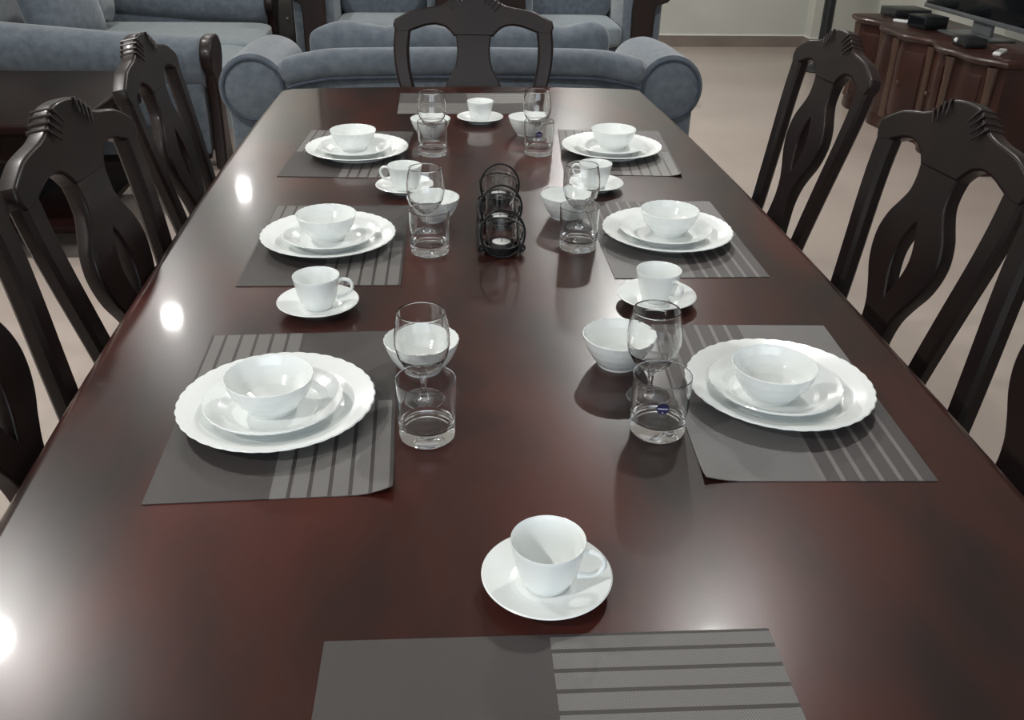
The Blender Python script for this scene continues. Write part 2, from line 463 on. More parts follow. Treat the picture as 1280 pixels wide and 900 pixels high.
def make_chair(wide=1.0, slit=True, bowed=False):
    t = empty('dining_chair')
    # crest rail
    top = [(0, .090), (.03, .088), (.055, .079), (.085, .056), (.115, .044), (.155, .037), (.19, .029), (.222, .013), (.247, -.002)]
    low = [(.252, -.022), (.24, -.046), (.21, -.045), (.187, -.036), (.15, -.022), (.118, -.018), (.092, -.025), (.074, -.040), (.062, -.056)]
    h = [(v.x, v.y) for v in catmull([(a, b_, 0) for a, b_ in top], 4)] + [(v.x, v.y) for v in catmull([(a, b_, 0) for a, b_ in low], 4)]
    h = [(a * wide, b_) for a, b_ in h]
    h = [p for i, p in enumerate(h) if i == 0 or (Vector(p) - Vector(h[i - 1])).length > .0015]
    bm = bmesh.new()
    add_mesh(bm, shape2d([mirror(h)], 0.036, 0.006), BM_)
    crest = finish(bm, 'crest_rail', M_CHAIR, t, angle=40)
    # carved flutes at the crest's crown
    for sgn in (-1, 1):
        for s, tt in ((.046, .0815), (.060, .0735), (.073, .0635), (.086, .054)):
            bm = bmesh.new()
            a, b_ = back_pt(sgn * s * wide, -tt, -.020), back_pt(sgn * s * wide, -tt, .020)
            d = (back_pt(sgn * s * wide * .5, -tt + .05, .024) - b_)
            mid = b_ + d * .5 + Vector((0, .004, 0))
            a2 = a + (back_pt(sgn * s * wide * .6, -tt + .05, -.024) - a) * .5
            tube(bm, [a2, a + (a2 - a) * .15, a, (a + b_) / 2, b_, b_ + (mid - b_) * .2, mid], [.0015, .0028, .0036, .0038, .0036, .0028, .0015], 8)
            finish(bm, 'carved_flute', M_CHAIR, crest)
    # splat
    sp = [(.064, .02), (.064, .05), (.060, .08), (.063, .11), (.08, .14), (.100, .17), (.113, .21), (.111, .25), (.097, .29), (.072, .33), (.052, .37), (.044, .42), (.05, .47), (.062, .53)]
    if not slit: sp = [(.064, .02), (.064, .05), (.060, .08), (.059, .11), (.062, .14), (.070, .17), (.088, .20), (.103, .235), (.108, .27), (.097, .31), (.072, .35), (.052, .39), (.044, .43), (.05, .48), (.062, .53)]
    hv = [(v.x, -v.y) for v in catmull([(a, b_, 0) for a, b_ in sp], 4)]
    loops = [hv + [(-a, b_) for a, b_ in hv[::-1]]]
    if slit:
        sl = [(0, .165), (.017, .20), (.026, .24), (.018, .285), (0, .33)]
        hs = [(v.x, -v.y) for v in catmull([(a, b_, 0) for a, b_ in sl], 4)]
        loops.append(hs + [(-a, b_) for a, b_ in hs[-2:0:-1]])
    bm = bmesh.new(); add_mesh(bm, shape2d(loops, 0.0335, 0.005), BM_)
    finish(bm, 'splat', M_CHAIR, t, angle=40)
    # back posts running on as rear legs
    for sgn in (-1, 1):
        if bowed: ts = [(.03, .222), (.10, .228), (.18, .222), (.28, .20), (.38, .18), (.47, .17), (.54, .168)]
        else: ts = [(.03, .217), (.10, .215), (.18, .207), (.28, .193), (.38, .18), (.47, .17), (.54, .165)]
        path = catmull([back_pt(sgn * s * wide, tt) for tt, s in ts], 3)
        wx = [.058 - .014 * i / (len(path) - 1) for i in range(len(path))]
        bm = bmesh.new(); loft_rect(bm, path[::-1], wx[::-1], [.036] * len(path))
        finish(bm, 'back_post', M_CHAIR, t, angle=40)
        p = back_pt(sgn * .165 * wide, .54)
        bm = bmesh.new()
        loft_rect(bm, [(p.x, p.y - .05, 0), (p.x, p.y - .02, .2), (p.x, p.y + .012, .36), (p.x, p.y, p.z + .012)], [.034, .038, .044, .046], [.034, .038, .042, .036])
        finish(bm, 'leg', M_CHAIR, t, angle=40)
        bm = bmesh.new()
        x = sgn * .21 * wide
        tube(bm, catmull([(x, p.y + .41, 0), (x, p.y + .40, .03), (x, p.y + .385, .18), (x, p.y + .40, .34), (x, p.y + .395, .40)], 4),
             [.022] * 3 + [.018] * 3 + [.02] * 3 + [.024] * 3 + [.03] * 5, 12)
        finish(bm, 'leg', M_CHAIR, t, angle=40)
    py = back_pt(0, .52).y
    def trap(ins, z0, z1, bev):
        bm = bmesh.new()
        wb, wf = .195 * wide - ins, .245 * wide - ins
        ya, yb = py + .02 + ins, py + .44 - ins
        lo = [bm.verts.new(c) for c in ((-wb, ya, z0), (wb, ya, z0), (wf, yb, z0), (-wf, yb, z0))]
        hi = [bm.verts.new(c) for c in ((-wb, ya, z1), (wb, ya, z1), (wf, yb, z1), (-wf, yb, z1))]
        bm.faces.new(lo[::-1]); bm.faces.new(hi)
        for k in range(4): bm.faces.new((lo[k], lo[(k + 1) % 4], hi[(k + 1) % 4], hi[k]))
        bmesh.ops.bevel(bm, geom=bm.edges[:], offset=bev, segments=3, affect='EDGES')
        return bm
    finish(trap(0, .385, .45, .006), 'seat_frame', M_CHAIR, t)
    finish(trap(.018, .43, .482, .02), 'seat', M_SEATPAD, t)
    return t

chair0 = make_chair()
def put_chair(x, y, rz, label, src=None, grp='dark wooden dining chairs at the long sides'):
    o = src or copy_tree(chair0)
    o.location = (x, y, 0); o.rotation_euler = (0, 0, rz)
    return tag(o, label, 'chair', grp)
put_chair(1.04, 1.17, pi / 2 + rad(4), 'dark wooden dining chair nearest the camera on the right side, cut by the photo edge', chair0)
put_chair(1.048, 1.74, pi / 2 + rad(6), 'dark wooden dining chair with slit splat in the middle of the right side')
put_chair(1.168, 2.65, pi / 2 + rad(3), 'dark wooden dining chair farthest away on the right side, in front of the floor pole')
put_chair(-.738, 1.25, -pi / 2 - rad(4), 'dark wooden dining chair nearest the camera on the left side, mostly out of view')
put_chair(-.682, 1.765, -pi / 2 - rad(6), 'dark wooden dining chair in the middle of the left side beside the end table')
put_chair(-.747, 2.53, -pi / 2 - rad(0), 'dark wooden dining chair farthest away on the left side, before the blue sofa arm')
host = make_chair(1.14, False, True)
host.location = (.152, 3.45, 0); host.rotation_euler = (0, 0, pi + rad(-4))
tag(host, 'wide dark wooden dining chair with solid vase splat at the far head of the table', 'chair')

# ------------------------------------------------------------------ tableware
def disp(*a): return None
def scal(n, amp, r0):
    def f(r, z, t):
        if r < r0: return r, z
        k = abs(sin(n * t / 2))
        return r - amp * (1 - k), z + amp * .25 * k
    return f
PL = TZ + 0.0016
def mesh_of(prof, seg, sc=None, closed=False):
    bm = bmesh.new(); lathe(bm, support(prof), seg, sc, closed=closed)
    return bm
PLACES = {  # dinner (x,y), dessert offset, bowl offset
    'NL': ((-.227, 1.119), (-.002, -.012), (-.005, -.012)),
    'NR': ((.4985, 1.130), (-.012, -.014), (-.022, -.026)),
    'ML': ((-.218, 1.7765), (.003, -.016), (-.001, -.008)),
    'MR': ((.483, 1.779), (-.008, -.016), (.000, -.008)),
    'FL': ((-.204, 2.430), (-.005, -.020), (-.009, .004)),
    'FR': ((.4815, 2.4316), (-.004, -.018), (.004, .002))}
WHERE = {'NL': 'near left place', 'NR': 'near right place', 'ML': 'middle left place', 'MR': 'middle right place', 'FL': 'far left place', 'FR': 'far right place'}
def single(name, bm, m, loc, label, cat, grp, rz=0.0, angle=35):
    o = finish(bm, name, m, angle=angle)
    o.location = loc; o.rotation_euler = (0, 0, rz)
    return tag(o, label, cat, grp)
def family(name, bm, m, items, cat, grp, angle=40):
    """items: (loc, rz, label). One mesh shared by alike things, one object each."""
    first = None
    for loc, rz, label in items:
        if first is None:
            first = o = finish(bm, name, m, angle=angle)
        else:
            o = first.copy(); C.objects.link(o)
        o.location = loc; o.rotation_euler = (0, 0, rz)
        tag(o, label, cat, grp)

dinner = [(0, .004), (.074, .004), (.078, .0), (.084, .0), (.087, .0045), (.108, .0125), (.125, .0175), (.1350, .0205), (.1365, .0222), (.1350, .0236), (.124, .0208), (.107, .0158), (.092, .0092), (.082, .0068), (0, .0068)]
family('dinner_plate', mesh_of(dinner, 144, scal(36, .0016, .12)), M_PORC,
       [((p[0][0], p[0][1], PL), random.random(), 'white scalloped dinner plate, the big one under the stack at the %s' % WHERE[k]) for k, p in PLACES.items()], 'plate', 'white dinner plates')
q = .0955 / .1365
des = [(r * q, z * 1.05) for r, z in dinner]
family('dessert_plate', mesh_of(des, 120, scal(32, .0010, .082)), M_PORC,
       [((p[0][0] + p[1][0], p[0][1] + p[1][1], PL + .0072), random.random(), 'smaller white plate stacked between dinner plate and bowl at the %s' % WHERE[k]) for k, p in PLACES.items()], 'plate', 'white dessert plates')
bowl = [(0, .003), (.027, .003), (.029, 0), (.033, 0), (.0345, .004), (.042, .0125), (.0505, .025), (.0565, .038), (.0602, .0495), (.0607, .0512), (.0597, .0518), (.0578, .049), (.0540, .038), (.0478, .026), (.039, .0145), (.028, .0075), (0, .006)]
z1 = PL + .0072 + .0073
family('small_bowl', mesh_of(bowl, 120, scal(26, .0009, .0585)), M_PORC,
       [((p[0][0] + p[2][0], p[0][1] + p[2][1], z1), random.random(), 'white bowl on top of the plate stack at the %s' % WHERE[k]) for k, p in PLACES.items()], 'bowl', 'white bowls on plate stacks')
bowl2 = [(r * .945, z) for r, z in bowl]
SB = {'NL': (-.026, 1.237), 'NR': (.279, 1.239), 'ML': (-.0045, 1.915), 'MR': (.2885, 1.924), 'FL': (-.0085, 2.622), 'FR': (.273, 2.638)}
family('side_bowl', mesh_of(bowl2, 120, scal(26, .0009, .0552)), M_PORC,
       [((x, y, TZ + .0003), random.random(), 'white side bowl standing behind the glasses of the %s' % WHERE[k]) for k, (x, y) in SB.items()], 'bowl', 'white side bowls on the table')
# cups and saucers
sauc = [(0, .003), (.030, .003), (.032, 0), (.038, 0), (.04, .003), (.055, .0095), (.0685, .0150), (.0705, .0165), (.0690, .0178), (.055, .0125), (.040, .0065), (.034, .005), (.027, .0052), (.025, .0042), (0, .0042)]
cupp = [(0, .003), (.019, .003), (.021, 0), (.024, 0), (.0255, .003), (.0292, .0105), (.0335, .024), (.0365, .038), (.0392, .0525), (.0402, .0575), (.0398, .0585), (.0387, .0575), (.0375, .0515), (.0345, .037), (.0315, .0245), (.0265, .012), (.021, .0065), (0, .0055)]
CUPS = [  # x, y, handle direction, place
    (.110, .746, -.33, 'at the near end before the nearest placemat'),
    (-.207, 1.4634, .0, 'in the gap behind the near left place'),
    (.391, 1.4647, -1.05, 'behind the near right wine glass'),
    (-.0703, 2.1193, pi - .25, 'behind the middle left wine glass'),
    (.3852, 2.1241, pi - .35, 'behind the middle right wine glass'),
    (.1421, 2.789, pi / 2, 'alone at the far end of the table')]
family('saucer', mesh_of(sauc, 96), M_PORC, [((x, y, TZ + .0004), 0, 'white saucer under the cup %s' % pl) for x, y, a, pl in CUPS], 'saucer', 'white saucers')
bm = bmesh.new(); lathe(bm, cupp, 72)
cup0 = finish(bm, 'tea_cup', M_PORC, angle=40)
bm = bmesh.new()
tube(bm, catmull([(.0365, 0, .047), (.046, 0, .0505), (.0565, 0, .047), (.0605, 0, .038), (.057, 0, .028), (.048, 0, .0205), (.0335, 0, .0175)], 6), [.0042, .0036, .0032] + [.003] * 30 + [.0034, .0038, .0042, .0045], 12)
finish(bm, 'handle', M_PORC, cup0)
for i, (x, y, a, pl) in enumerate(CUPS):
    o = cup0 if i == 0 else copy_tree(cup0)
    o.location = (x, y, TZ + .0004 + .0044); o.rotation_euler = (0, 0, a)
    tag(o, 'white tea cup with loop handle %s' % pl, 'cup', 'white tea cups')
# glasses
wine = [(0, .0015), (.028, .0012), (.0315, 0), (.033, .0008), (.0325, .002), (.02, .0042), (.008, .008), (.0048, .014), (.0042, .026), (.0048, .038), (.0075, .0445), (.018, .0505), (.0275, .060), (.0355, .075), (.0393, .092), (.0392, .106), (.0370, .124), (.0335, .1405), (.0329, .1418), (.0323, .1405), (.0357, .124), (.0378, .106), (.0379, .092), (.0341, .0765), (.026, .0625), (.016, .0540), (.0065, .0500), (0, .0492)]
WG = {'NL': (-.0232, 1.142), 'NR': (.306, 1.135), 'ML': (-.0195, 1.828), 'MR': (.307, 1.842), 'FL': (-.004, 2.54), 'FR': (.289, 2.556)}
family('wine_glass', mesh_of(wine, 64), M_GLASS, [((x, y, TZ + .0003), 0, 'clear stemmed wine glass behind the tumbler of the %s' % WHERE[k]) for k, (x, y) in WG.items()], 'wine glass', 'clear stemmed wine glasses')
tum = [(0, .001), (.030, .001), (.0335, 0), (.0368, .002), (.0378, .006), (.0385, .03), (.0400, .0885), (.0394, .0893), (.0387, .0885), (.0368, .034), (.0358, .0245), (.032, .0205), (.02, .019), (0, .0186)]
TG = {'NL': (-.0183, 1.048, 'clear tumbler before the near left wine glass', 0), 'NR': (.2985, 1.044, 'clear tumbler with a round navy sticker near the right front', 1), 'ML': (-.0130, 1.722, 'clear tumbler before the middle left wine glass', 0),
      'MR': (.2885, 1.734, 'clear tumbler before the middle right wine glass', 0), 'FL': (-.0035, 2.43, 'clear tumbler before the far left wine glass', 0), 'FR': (.2815, 2.43, 'clear tumbler with a dark round sticker at the far right', 2)}
t0 = finish(mesh_of(tum, 64), 'tumbler', M_GLASS, angle=40)
first = True
for k, (x, y, lab, stick) in TG.items():
    o = t0 if first else t0.copy()
    if not first: C.objects.link(o)
    first = False
    o.location = (x, y, TZ + .0003)
    tag(o, lab, 'tumbler', 'clear tumblers')
    if stick:
        a0 = math.atan2(-y, -x) + (.12 if stick == 1 else .02)
        def patch(w_, h_, cz, off, rnd):
            bm = bmesh.new(); vs = []
            n = 28
            for i in range(n):
                if rnd: u_, v_ = w_ * cos(2 * pi * i / n), h_ * sin(2 * pi * i / n)
                else:
                    k_ = i % 14
                    u_, v_ = w_ * (k_ / 6.5 - 1) * (1 if i < 14 else -1), h_ * (-1 if i < 14 else 1)
                rr = .0393 + off
                a = a0 + u_ / rr
                vs.append((a, v_ + cz))
            R = []
            for e in (0, .00015):
                R.append([bm.verts.new((cos(a) * (.0385 + (z_ - .03) / .0585 * .0015 + off + e), sin(a) * (.0385 + (z_ - .03) / .0585 * .0015 + off + e), z_)) for a, z_ in vs])
            for G in R:
                if rnd:
                    ca = a0; cv = bm.verts.new((cos(ca) * (.0385 + (cz - .03) / .0585 * .0015 + off + (.00015 if G is R[1] else 0)), sin(ca) * (.0385 + (cz - .03) / .0585 * .0015 + off + (.00015 if G is R[1] else 0)), cz))
                    for i in range(n): bm.faces.new((G[i], G[(i + 1) % n], cv))
                else:
                    for i in range(13): bm.faces.new((G[i], G[i + 1], G[26 - i], G[27 - i]))
            for i in range(len(vs)):
                j = (i + 1) % len(vs); bm.faces.new((R[0][i], R[0][j], R[1][j], R[1][i]))
            return bm
        cz = .058 if stick == 1 else .062
        s_ = finish(patch(.0085, .0085, cz, .0003, True), 'sticker', M_NAVY, o, smooth=False)
        s_['label'] = 'round navy sticker with pale lettering bar'
        bm = patch(.0066, .0009, cz + .0002, .0006, False)
        finish(bm, 'sticker_bar', M_STICKW, s_, smooth=False)
        bm = patch(.0012, .0009, cz - .0055, .0006, True)
        finish(bm, 'sticker_mark', M_STICKW, s_, smooth=False)

# ------------------------------------------------------------------ placemats
def make_mat(curl):
    """30 x 45 cm mat, u across (x), v along (y); curl lifts the corners named in it."""
    bm = bmesh.new(); uvl = bm.loops.layers.uv.new('UVMap')
    nx, ny = 20, 30
    W_, H_ = .30, .45
    def zf(u, v):
        z = 0.0
        for (cu_, cv, r_, h_) in curl:
            d = math.hypot((u - cu_) * W_, (v - cv) * H_)
            if d < r_: z += h_ * (1 - d / r_) ** 2
        return z
    top = [[bm.verts.new(((i / nx - .5) * W_, (j / ny - .5) * H_, .0012 + zf(i / nx, j / ny))) for i in range(nx + 1)] for j in range(ny + 1)]
    bot = [[bm.verts.new(((i / nx - .5) * W_, (j / ny - .5) * H_, zf(i / nx, j / ny))) for i in range(nx + 1)] for j in range(ny + 1)]
    def add(vs, uvs):
        f = bm.faces.new(vs)
        for l, c_ in zip(f.loops, uvs): l[uvl].uv = c_
    for j in range(ny):
        for i in range(nx):
            uv4 = [(i / nx, j / ny), ((i + 1) / nx, j / ny), ((i + 1) / nx, (j + 1) / ny), (i / nx, (j + 1) / ny)]
            add((top[j][i], top[j][i + 1], top[j + 1][i + 1], top[j + 1][i]), uv4)
            add((bot[j][i], bot[j + 1][i], bot[j + 1][i + 1], bot[j][i + 1]), [uv4[0], uv4[3], uv4[2], uv4[1]])
    edge = [(0, i) for i in range(nx)] + [(j, nx) for j in range(ny)] + [(ny, i) for i in range(nx, 0, -1)] + [(j, 0) for j in range(ny, 0, -1)]
    for a, b_ in zip(edge, edge[1:] + edge[:1]):
        add((bot[a[0]][a[1]], bot[b_[0]][b_[1]], top[b_[0]][b_[1]], top[a[0]][a[1]]), [(a[1] / nx, a[0] / ny)] * 2 + [(b_[1] / nx, b_[0] / ny)] * 2)
    return bm
MATS = [('NL', -.214, 1.141, .9, M_MAT_A, [(1, 0, .05, .012)], 'dark woven placemat with grey stripes at the near left place'),
        ('NR', .496, 1.138, -3.2, M_MAT_B, [(0, 0, .05, .007)], 'grey woven placemat with thin pale lines at the near right place'),
        ('ML', -.213, 1.786, -1.1, M_MAT_A, [], 'dark woven placemat with grey stripes at the middle left place'),
        ('MR', .489, 1.794, -.84, M_MAT_B, [], 'grey woven placemat with thin pale lines at the middle right place'),
        ('FL', -.224, 2.453, -3.9, M_MAT_A, [], 'dark woven placemat with grey stripes at the far left place'),
        ('FR', .497, 2.452, -5.0, M_MAT_A, [(1, 0, .04, .008)], 'dark woven placemat with grey stripes at the far right place'),
        ('BT', .101, .522, -91.4, M_MAT_A, [], 'dark woven placemat with grey stripes lying empty at the near end'),
        ('FT', .114, 3.035, 89.5, M_MAT_A, [], 'dark woven placemat lying empty at the far end behind a cup')]
for k, x, y, a, m, curl, lab in MATS:
    single('placemat', make_mat(curl), m, (x, y, TZ + .0002), lab, 'placemat', 'woven placemats', rad(a))

# ------------------------------------------------------------------ candle holder
ch = tag(empty('candle_holder', (.138, 1.875, TZ)), 'black looped wire candle holder in the middle of the table', 'candle holder')
VY = [-.155, .0, .155]
VX = [.05 * v for v in VY]
for vx, vy in zip(VX, VY):
    bm = bmesh.new(); lathe(bm, [(.0285, .003), (.0340, .003), (.0350, .018), (.0330, .0192), (.0305, .006)], 32, closed=True, off=(vx, vy, 0))
    finish(bm, 'cup_ring', M_WIRE, ch)
    bm = bmesh.new(); lathe(bm, [(0, .002), (.0285, .002), (.0285, .005), (0, .005)], 24, off=(vx, vy, 0))
    finish(bm, 'cup_base', M_WIRE, ch)
def wire(pts, r=.0022, closed=True):
    bm = bmesh.new(); tube(bm, pts, r, 8, closed=closed)
    return finish(bm, 'wire_loop', M_WIRE, ch)
for vx, vy in zip(VX, VY):
    pts = []
    for k in range(40):                                  # upright hoop the cup stands in
        t = 2 * pi * k / 40
        pz = .051 + .049 * sin(t)
        pts.append((vx + .0435 * cos(t), vy - .037 + .05 * max(0, pz - .06), pz))
    wire(pts)
    pts = []
    for k in range(34):                                  # open arm curling round the back of the cup's rim
        t = -0.55 + (pi + 1.1) * k / 33
        pts.append((vx + .0435 * cos(t), vy + .043 * sin(t), (.048 + .008 * sin(t)) - (.010 if abs(t - pi / 2) > 1.9 else 0)))
    wire(pts, closed=False)
    for sx in (-1, 1):                                   # little curls at both ends of the ring
        pts = [(vx + sx * (.040 + .006 * cos(2 * pi * k / 14)), vy - .012, .012 + .006 * sin(2 * pi * k / 14)) for k in range(14)]
        wire(pts, .0026)
for sx in (-1, 1):
    wire(catmull([(VX[0] + sx * .041, VY[0] - .03, .014), (VX[0] + sx * .042, -.08, .006), (sx * .042, 0, .014), (sx * .042, .08, .006), (VX[2] + sx * .041, VY[2] + .01, .014)], 5), .0026, False)
vot = [(0, .0), (.026, 0), (.0285, .003), (.0298, .03), (.0315, .062), (.0308, .0628), (.0302, .062), (.0286, .03), (.0268, .007), (.024, .0045), (0, .004)]
WH3 = ['nearest', 'middle', 'farthest']
family('votive_glass', mesh_of(vot, 48), M_GLASS, [((.138 + VX[i], 1.875 + vy, TZ + .0055), 0, 'clear votive glass %s in the black wire holder' % WH3[i]) for i, vy in enumerate(VY)], 'votive glass', 'votive glasses in the wire holder')
bm = bmesh.new(); lathe(bm, [(0, 0), (.0185, 0), (.019, .0005), (.019, .0125), (.0183, .0125), (.018, .001), (0, .001)], 32)
tl0 = finish(bm, 'tealight', M_TIN)
bm = bmesh.new(); lathe(bm, [(0, .0012), (.0178, .0012), (.0178, .0115), (.010, .0110), (0, .0108)], 32)
finish(bm, 'wax', M_WAX, tl0)
bm = bmesh.new(); tube(bm, [(0, 0, .0105), (.0003, 0, .0145), (.0012, 0, .0175)], .0007, 6)
finish(bm, 'wick', M_WIRE, tl0)
for i, vy in enumerate(VY):
    o = tl0 if i == 0 else copy_tree(tl0)
    o.location = (.138 + VX[i], 1.875 + vy, TZ + .0055 + .0043)
    tag(o, 'white tealight inside the %s votive glass of the wire holder' % WH3[i], 'candle', 'tealights in the wire holder')

# ------------------------------------------------------------------ dark curtains on the far wall (mirrored in the tabletop)
M_CURTAIN = mat_noise('dark_curtain', (0.05, 0.04, 0.036, 1), (0.065, 0.052, 0.046, 1), scale=12, stretch=(1, 1, .1), rough=0.9)
ct = tag(empty('curtain', (.08, 8.68, 0)), 'dark brown curtain hanging on the far wall behind the armchairs', 'curtain')
for sx in (-1, 1):
    bm = bmesh.new(); n = 90
    G = []
    for e in (0, .006):
        G.append([[bm.verts.new((sx * .575 + (k / n - .5) * 1.12, .022 * sin(k / n * 2 * pi * 13 + sx) + e, z)) for k in range(n + 1)] for z in (.06, 2.52)])
    for k in range(n):
        bm.faces.new((G[0][0][k], G[0][0][k + 1], G[0][1][k + 1], G[0][1][k])); bm.faces.new((G[1][0][k], G[1][1][k], G[1][1][k + 1], G[1][0][k + 1]))
        for j in (0, 1): bm.faces.new((G[0][j][k], G[0][j][k + 1], G[1][j][k + 1], G[1][j][k]))
    for k in (0, n): bm.faces.new((G[0][0][k], G[0][1][k], G[1][1][k], G[1][0][k]))
    finish(bm, 'curtain_panel', M_CURTAIN, ct, angle=80)
bm = bmesh.new(); tube(bm, [(-1.2, .003, 2.535), (0, .003, 2.535), (1.2, .003, 2.535)], .016, 12); finish(bm, 'curtain_rod', M_POLE, ct)
bm = bmesh.new()
for x in (-1.17, 0, 1.17): box(bm, x - .012, x + .012, .003, .078, 2.527, 2.543)
finish(bm, 'rod_bracket', M_POLE, ct)

# ------------------------------------------------------------------ near sofa (its back to the table)
def sofa_near():
    cx, yb = .14, 3.95
    t = tag(empty('sofa', (cx, yb, 0)), 'blue grey rolled-arm sofa standing with its back to the dining table', 'sofa')
    bm = bmesh.new(); box(bm, -.86, .86, .02, .86, .07, .40, .04, 3); finish(bm, 'base', M_FABRIC, t)
    bm = bmesh.new(); box(bm, -.80, .80, .01, .17, .10, .72, .05, 4); finish(bm, 'backrest', M_FABRIC, t)
    bm = bmesh.new()
    path = catmull([(-.78, .04, .655), (-.72, .035, .680), (-.64, .035, .698), (-.5, .045, .711), (0, .05, .715), (.5, .045, .711), (.64, .035, .698), (.72, .035, .680), (.78, .04, .655)], 6)
    n = len(path)
    tube(bm, path, [.02 + .042 * min(1, min(i, n - 1 - i) / 5) for i in range(n)], 18)
    finish(bm, 'back_roll', M_FABRIC, t)
    bm = bmesh.new()
    tube(bm, [(p.x, p.y - .047, p.z - .052) for p in path[4:-4]], .007, 8)
    finish(bm, 'piping', M_PIPING, t)
    for sgn in (-1, 1):
        a = empty('arm'); a.parent = t
        x, zc, r = sgn * .885, .612, .142
        pts = [(x, .0, zc), (x, .012, zc), (x, .1, zc), (x, .4, zc - .004), (x, .62, zc - .02), (x, .70, zc - .03), (x, .715, zc - .03)]
        bm = bmesh.new(); tube(bm, pts, [r - .022, r, r, r, r, r - .006, r - .03], 36)
        finish(bm, 'arm_roll', M_FABRIC, a, angle=50)
        bm = bmesh.new(); box(bm, x - .115 * 1, x + .115, .02, .74, .08, zc, .03, 3); finish(bm, 'arm_panel', M_FABRIC, a)
        bm = bmesh.new()
        tube(bm, [(x + (r - .018) * cos(q_), -.001, zc + (r - .018) * sin(q_)) for q_ in [2 * pi * k / 36 for k in range(36)]], .007, 8, closed=True)
        finish(bm, 'arm_piping', M_PIPING, a)
    for sgn in (-1, 1):
        bm = bmesh.new(); superell(bm, .36, .30, .085, .4, .22, mat=Matrix.Translation((sgn * .365, .50, .455))); finish(bm, 'seat_cushion', M_FABRIC_L, t)
    for x in (-.8, .8):
        for y in (.08, .78):
            bm = bmesh.new(); lathe(bm, [(0, 0), (.025, 0), (.035, .05), (.035, .09), (0, .09)], 14, off=(x, y, 0)); finish(bm, 'leg', M_CHAIR, t)
    return t
sofa_near()
def pillow(name, loc, sx, sy, sz, rx, rz, lab, m=M_FABRIC, grp='loose sofa pillows'):
    def warp(c):
        fx, fz = abs(c.x) / sx, abs(c.z) / sz
        c.y *= (1 - .55 * fx ** 3) * (1 - .5 * fz ** 3) + .05
        c.x *= 1 + .06 * fz * fz - .03; c.z *= 1 + .10 * fx * fx - .05
        c.z += .012 * sin(c.x * 21 + loc[0] * 5) * (fz)
        return c
    bm = bmesh.new(); superell(bm, sx, sy, sz, .45, .45, 24, 40, warp=warp)
    o = finish(bm, name, m, angle=80); o.location = loc; o.rotation_euler = (rx, 0, rz)
    return tag(o, lab, 'pillow', grp)
pillow('sofa_pillow', (-.20, 4.26, .695), .345, .10, .142, rad(-8), rad(1), 'blue grey pillow showing above the sofa back, left of the far chair splat')
pillow('sofa_pillow', (.47, 4.255, .70), .335, .10, .145, rad(-8), rad(-3), 'blue grey pillow showing above the sofa back, right of the far chair splat')

# ------------------------------------------------------------------ left sofa (seen from its near arm end)
def scroll_panel(h, w, th):
    """carved dark wood arm front: S outline in (across, up), extruded by th."""
    R_ = [(w * .50, h * .90), (w * .48, h * .80), (w * .30, h * .70), (w * .22, h * .5), (w * .26, h * .25), (w * .36, .0)]
    L_ = [(-w * .36, .0), (-w * .26, h * .25), (-w * .22, h * .5), (-w * .30, h * .70), (-w * .48, h * .80), (-w * .50, h * .90), (-w * .3, h * .985), (0, h), (w * .3, h * .985)]
    pts = [(v.x, v.y) for v in catmull([(a, b_, 0) for a, b_ in R_[::-1] + [] ], 4)][::1]
    pts = [(v.x, v.y) for v in catmull([(a, b_, 0) for a, b_ in ([(w * .36, 0)] + R_[-2::-1] + [(w * .3, h * .985), (0, h), (-w * .3, h * .985)] + L_[5:0:-1] + [(-w * .36, 0)])], 4)]
    return shape2d([pts], th, min(.012, th * .3), 3)
def left_sofa():
    t = tag(empty('sofa', (-1.65, 5.9, 0)), 'blue grey sofa at the left wall with wood-fronted arm turned to the table', 'sofa')
    ox, oy = -1.65, 5.9
    def B(name, x0, x1, y0, y1, z0, z1, bev, m=M_FABRIC, par=t):
        bm = bmesh.new(); box(bm, x0 - ox, x1 - ox, y0 - oy, y1 - oy, z0, z1, bev, 4); return finish(bm, name, m, par)
    B('base', -2.5, -1.16, 5.0, 6.95, .08, .34, .03)
    B('backrest', -2.72, -2.42, 4.95, 7.0, .10, .86, .08)
    for k, (ya, yb) in enumerate(((5.08, 5.97), (5.98, 6.88))):
        bm = bmesh.new(); superell(bm, .62, (yb - ya) / 2, .075, .35, .18, mat=Matrix.Translation((-1.72 - ox, (ya + yb) / 2 - oy, .40)))
        finish(bm, 'seat_cushion', M_FABRIC_L, t)
    for y, d in ((4.95, -1), (7.0, 1)):
        a = empty('arm'); a.parent = t
        zc, r = .54, .128
        bm = bmesh.new(); tube(bm, [(-2.68 - ox, y - oy, zc + .11), (-2.6 - ox, y - oy, zc + .105), (-2.1 - ox, y - oy, zc + .06), (-1.6 - ox, y - oy, zc + .02), (-1.25 - ox, y - oy, zc), (-1.16 - ox, y - oy, zc), (-1.15 - ox, y - oy, zc)], [r - .04, r, r, r, r, r - .004, r - .03], 32)
        finish(bm, 'arm_roll', M_FABRIC, a, angle=50)
        bm = bmesh.new(); box(bm, -2.64 - ox, -1.17 - ox, y - .085 - oy, y + .085 - oy, .08, zc + .02, .02, 3); finish(bm, 'arm_panel', M_FABRIC, a)
        bm = bmesh.new()
        add_mesh(bm, scroll_panel(.665, .26, .06), Matrix(((0, 0, 1, -1.125 - ox), (1, 0, 0, y - oy), (0, 1, 0, .01), (0, 0, 0, 1))))
        finish(bm, 'arm_front', M_CHAIR, a, angle=40)
    for x in (-2.6, -1.25):
        for y in (5.1, 6.85):
            bm = bmesh.new(); lathe(bm, [(0, 0), (.025, 0), (.035, .05), (.035, .09), (0, .09)], 14, off=(x - ox, y - oy, 0)); finish(bm, 'leg', M_CHAIR, t)
left_sofa()
